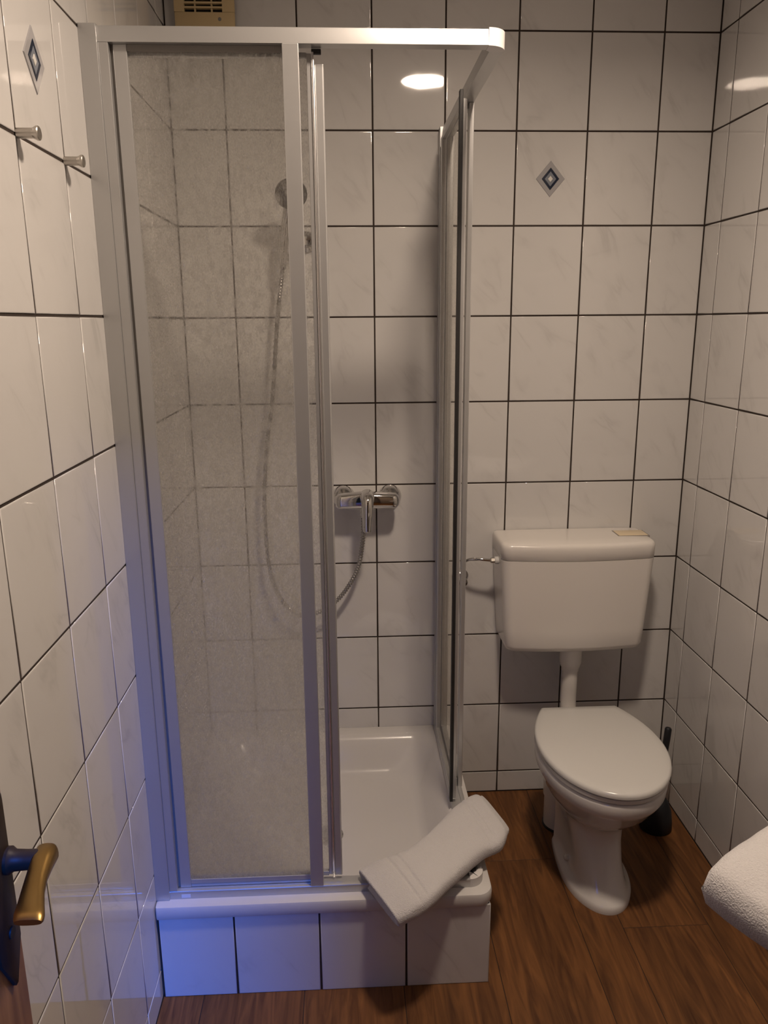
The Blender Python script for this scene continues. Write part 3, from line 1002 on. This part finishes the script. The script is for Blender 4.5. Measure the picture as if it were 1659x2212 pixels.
# ------------------------------------------------------------------ robe hooks on the left wall
for (y, z, lab) in ((-1.099, 1.8225, 'brushed steel robe hook farther from the shower frame'), (-0.905, 1.8215, 'brushed steel robe hook next to the shower frame')):
    t = thing('robe_hook', lab, 'hook', (XL, y, z), 'robe hooks on the left wall')
    bm = bmesh.new()
    lathe(bm, [(0.0, 0.0), (0.0072, 0.0), (0.0072, 0.022), (0.0, 0.022)], (XL, y, z), (1, 0, 0), 24)
    obj('hook_stem', bm, CHROME_B, t)
    bm = bmesh.new()
    lathe(bm, [(0.0, 0.0), (0.0072, 0.0), (0.0085, 0.003), (0.0098, 0.0055), (0.0098, 0.0085), (0.0088, 0.0095), (0.0, 0.0095)], (XL + 0.022, y, z), (1, 0, 0), 24)
    obj('hook_head', bm, CHROME_B, t)

# ------------------------------------------------------------------ extractor fan
fan = thing('extractor_fan', 'yellowed square extractor fan high above the shower', 'fan', (-0.437, 0, 2.38))
FX0, FX1, FZ0, FZ1 = -0.5145, -0.3590, 2.300, 2.4555
bm = bmesh.new()
box(bm, FX0 + 0.004, FX1 - 0.004, -0.018, -0.0006, FZ0 + 0.004, FZ1 - 0.004)
obj('fan_housing', bm, FANDARK, fan)
GX0, GX1, GZa, GZb = -0.4885, -0.3905, 2.3445, 2.432
bm = bmesh.new()
box(bm, FX0, FX1, -0.032, -0.019, FZ0, GZa, bev=0.002)
cover = obj('fan_cover', bm, FANPL, fan)
bm = newbox(FX0, FX1, -0.032, -0.019, GZb, FZ1, bev=0.002)
obj('cover_top', bm, FANPL, cover)
obj('cover_side', newbox(FX0, GX0, -0.032, -0.019, GZa, GZb), FANPL, cover)
obj('cover_side', newbox(GX1, FX1, -0.032, -0.019, GZa, GZb), FANPL, cover)
nsl = 8
for i in range(1, nsl):
    z = GZa + (GZb - GZa) * i / nsl
    obj('slat', newbox(GX0 - 0.0005, GX1 + 0.0005, -0.0315, -0.020, z - 0.0022, z + 0.0022), FANPL, cover)
for f in (0.28, 0.72):
    x = GX0 + (GX1 - GX0) * f
    obj('grille_bar', newbox(x - 0.002, x + 0.002, -0.029, -0.020, GZa, GZb), FANPL, cover)
bm = bmesh.new()
lathe(bm, [(0.0, 0.0), (0.0045, 0.0), (0.0045, 0.001), (0.002, 0.0018), (0.0, 0.0018)], (-0.398, -0.0316, 2.3275), (0, -1, 0), 16)
obj('screw', bm, GREY_SEAL, cover)

# ------------------------------------------------------------------ towels
def superring(c, wv, tv, hw, ht, n=36, ex=0.55):
    out = []
    for k in range(n):
        a = 2 * PI * k / n
        ca, sa = math.cos(a), math.sin(a)
        out.append(c + wv * (hw * math.copysign(abs(ca) ** ex, ca)) + tv * (ht * math.copysign(abs(sa) ** (ex * 1.15), sa)))
    return out


ST = [((-0.076, -0.7365), (0.0083, -0.906), 0.2830), ((-0.0367, -0.72), (0.0476, -0.8949), 0.296), ((0.015, -0.7124), (0.0845, -0.8724), 0.3045), ((0.0647, -0.6811), (0.1189, -0.8358), 0.307),
      ((0.1173, -0.6182), (0.1664, -0.7855), 0.307), ((0.1678, -0.5485), (0.2217, -0.7293), 0.306), ((0.2158, -0.4977), (0.2698, -0.7009), 0.3045), ((0.2492, -0.4779), (0.3003, -0.6472), 0.302)]
A = smooth_path([(a[0], a[1], z + 0.004) for a, b, z in ST], 20)
B = smooth_path([(b[0], b[1], z + 0.004) for a, b, z in ST], 20)
bm = bmesh.new()
rings = []
n = len(A)
for i in range(n):
    t = i / (n - 1)
    c = (A[i] + B[i]) / 2
    wv = (B[i] - A[i])
    hw = wv.length / 2 * 0.965
    wv.normalize()
    ax = (A[min(i + 1, n - 1)] + B[min(i + 1, n - 1)] - A[max(i - 1, 0)] - B[max(i - 1, 0)]).normalized()
    tv = wv.cross(ax)
    if tv.z < 0:
        tv = -tv
    tv.normalize()
    ht = 0.026
    # woven borders show as shallow grooves
    for g, wdt, dep in ((0.205, 0.007, 0.0032), (0.265, 0.007, 0.0032), (0.79, 0.007, 0.0032), (0.835, 0.007, 0.0025)):
        ht -= dep * math.exp(-((t - g) / wdt) ** 2)
    if t > 0.93:
        s = (t - 0.93) / 0.07
        ht *= 1 - 0.45 * s * s
        hw *= 1 - 0.05 * s * s
    rings.append(superring(c, wv, tv, hw, ht))
    if i == 0:
        first = (c, wv.copy(), tv.copy(), hw, ht, ax.copy())
    last = (c, wv.copy(), tv.copy(), hw, ht, ax.copy())
c, wv, tv, hw, ht, ax = first
pre = [superring(c + ax * 0.012, wv, tv, hw * 0.86, ht * 0.30), superring(c + ax * 0.004, wv, tv, hw * 0.91, ht * 0.55), superring(c - ax * 0.003, wv, tv, hw * 0.965, ht * 0.82)]
c, wv, tv, hw, ht, ax = last
post = [superring(c + ax * 0.009, wv, tv, hw * 0.965, ht * 0.80), superring(c + ax * 0.014, wv, tv, hw * 0.90, ht * 0.45)]
loft(bm, pre + rings + post)
for v in bm.verts:
    d = noise.noise(v.co * 28) * 0.0018 + noise.noise(v.co * 9) * 0.0025
    v.co.z += d
tw = obj('towel', bm, TOWEL, None, angle=180, loc=(0.11, -0.72, 0.28))
tag(tw, 'rolled white towel lying across the corner of the shower tray', 'towel', 'white towels')

# washbasin beside the viewer, carrying the second towel
wbn = thing('washbasin', 'white ceramic washbasin on the right wall under the folded towel', 'washbasin', (XR, -1.72, 0.66))
bm = bmesh.new()
bx0, bx1, by0, by1 = 0.515, XR - 0.001, -2.00, -1.45
rings = [rrect(bx0 + 0.12, bx1, by0 + 0.12, by1 - 0.12, 0.655, 0.03), rrect(bx0 + 0.05, bx1, by0 + 0.05, by1 - 0.05, 0.70, 0.05), rrect(bx0 + 0.008, bx1, by0 + 0.008, by1 - 0.008, 0.755, (0.06, 0.01, 0.01, 0.06)),
         rrect(bx0, bx1, by0, by1, 0.775, (0.06, 0.01, 0.01, 0.06)), rrect(bx0 + 0.001, bx1, by0 + 0.001, by1 - 0.001, 0.798, (0.06, 0.01, 0.01, 0.06)), rrect(bx0 + 0.008, bx1 - 0.004, by0 + 0.008, by1 - 0.008, 0.8035, 0.05),
         rrect(bx0 + 0.035, bx1 - 0.10, by0 + 0.04, by1 - 0.04, 0.802, 0.06), rrect(bx0 + 0.06, bx1 - 0.12, by0 + 0.07, by1 - 0.07, 0.76, 0.07), rrect(bx0 + 0.13, bx1 - 0.16, by0 + 0.15, by1 - 0.15, 0.70, 0.05)]
loft(bm, rings)
obj('basin', bm, CERAMIC, wbn, angle=60)
bm = bmesh.new()
tube(bm, smooth_path([(0.86, -1.72, 0.80), (0.86, -1.72, 0.88), (0.84, -1.72, 0.905), (0.76, -1.72, 0.90), (0.75, -1.72, 0.885)], 6), 0.014, 16)
obj('tap', bm, CHROME, wbn)
bm = bmesh.new()
tube(bm, smooth_path([(0.74, -1.72, 0.668), (0.74, -1.72, 0.56), (0.76, -1.72, 0.52), (0.80, -1.72, 0.52), (0.83, -1.72, 0.56), (XR - 0.002, -1.72, 0.58)], 6), 0.016, 16)
obj('trap_pipe', bm, CHROME, wbn)

# folded towel: thick soft slab, its free corner overhanging the basin
def soft_slab(c, ang, L, W, ht, droop):
    bm = bmesh.new()
    nx, ny = 46, 34
    ca, sa = math.cos(ang), math.sin(ang)
    top, bot = {}, {}
    for sgn, store in ((1, top), (-1, bot)):
        for i in range(nx + 1):
            for j in range(ny + 1):
                u, v = 2 * i / nx - 1, 2 * j / ny - 1
                edge_ = max(abs(u) ** 14, abs(v) ** 12)
                e = (1 - min(1, edge_)) ** 0.42
                # round the plan corners
                k = 1 - 0.06 * (abs(u) * abs(v)) ** 4
                x, y = u * L / 2 * k, v * W / 2 * k
                z = sgn * ht * e
                if (i in (0, nx) or j in (0, ny)):
                    if sgn < 0:
                        store[i, j] = top[i, j]
                        continue
                    z = 0
                wx, wy = c[0] + ca * x - sa * y, c[1] + sa * x + ca * y
                dz = -droop * max(0, (0.53 - wx)) ** 1.5
                nn = noise.noise(Vector((wx * 14, wy * 14, sgn * 3.0))) * 0.006 + noise.noise(Vector((wx * 45, wy * 45, 5))) * 0.0015
                store[i, j] = bm.verts.new((wx, wy, c[2] + z + dz + (nn if sgn > 0 else nn * 0.6)))
    for store, flip in ((top, False), (bot, True)):
        for i in range(nx):
            for j in range(ny):
                q = [store[i, j], store[i + 1, j], store[i + 1, j + 1], store[i, j + 1]]
                bm.faces.new(q[::-1] if flip else q)
    return bm


TA = math.radians(31)
tip = Vector((0.350, -1.476))
TL_, TW_ = 0.44, 0.30
cen = tip + Vector((math.cos(TA), math.sin(TA))) * TL_ / 2 + Vector((math.sin(TA), -math.cos(TA))) * TW_ / 2
bm = soft_slab((cen.x, cen.y, 0.842), TA, TL_, TW_, 0.034, 0.10)
tw2 = obj('towel', bm, TOWEL, None, angle=180, loc=(cen.x, cen.y, 0.80))
tag(tw2, 'thick folded white towel jutting in from the right edge over the floor', 'towel', 'white towels')
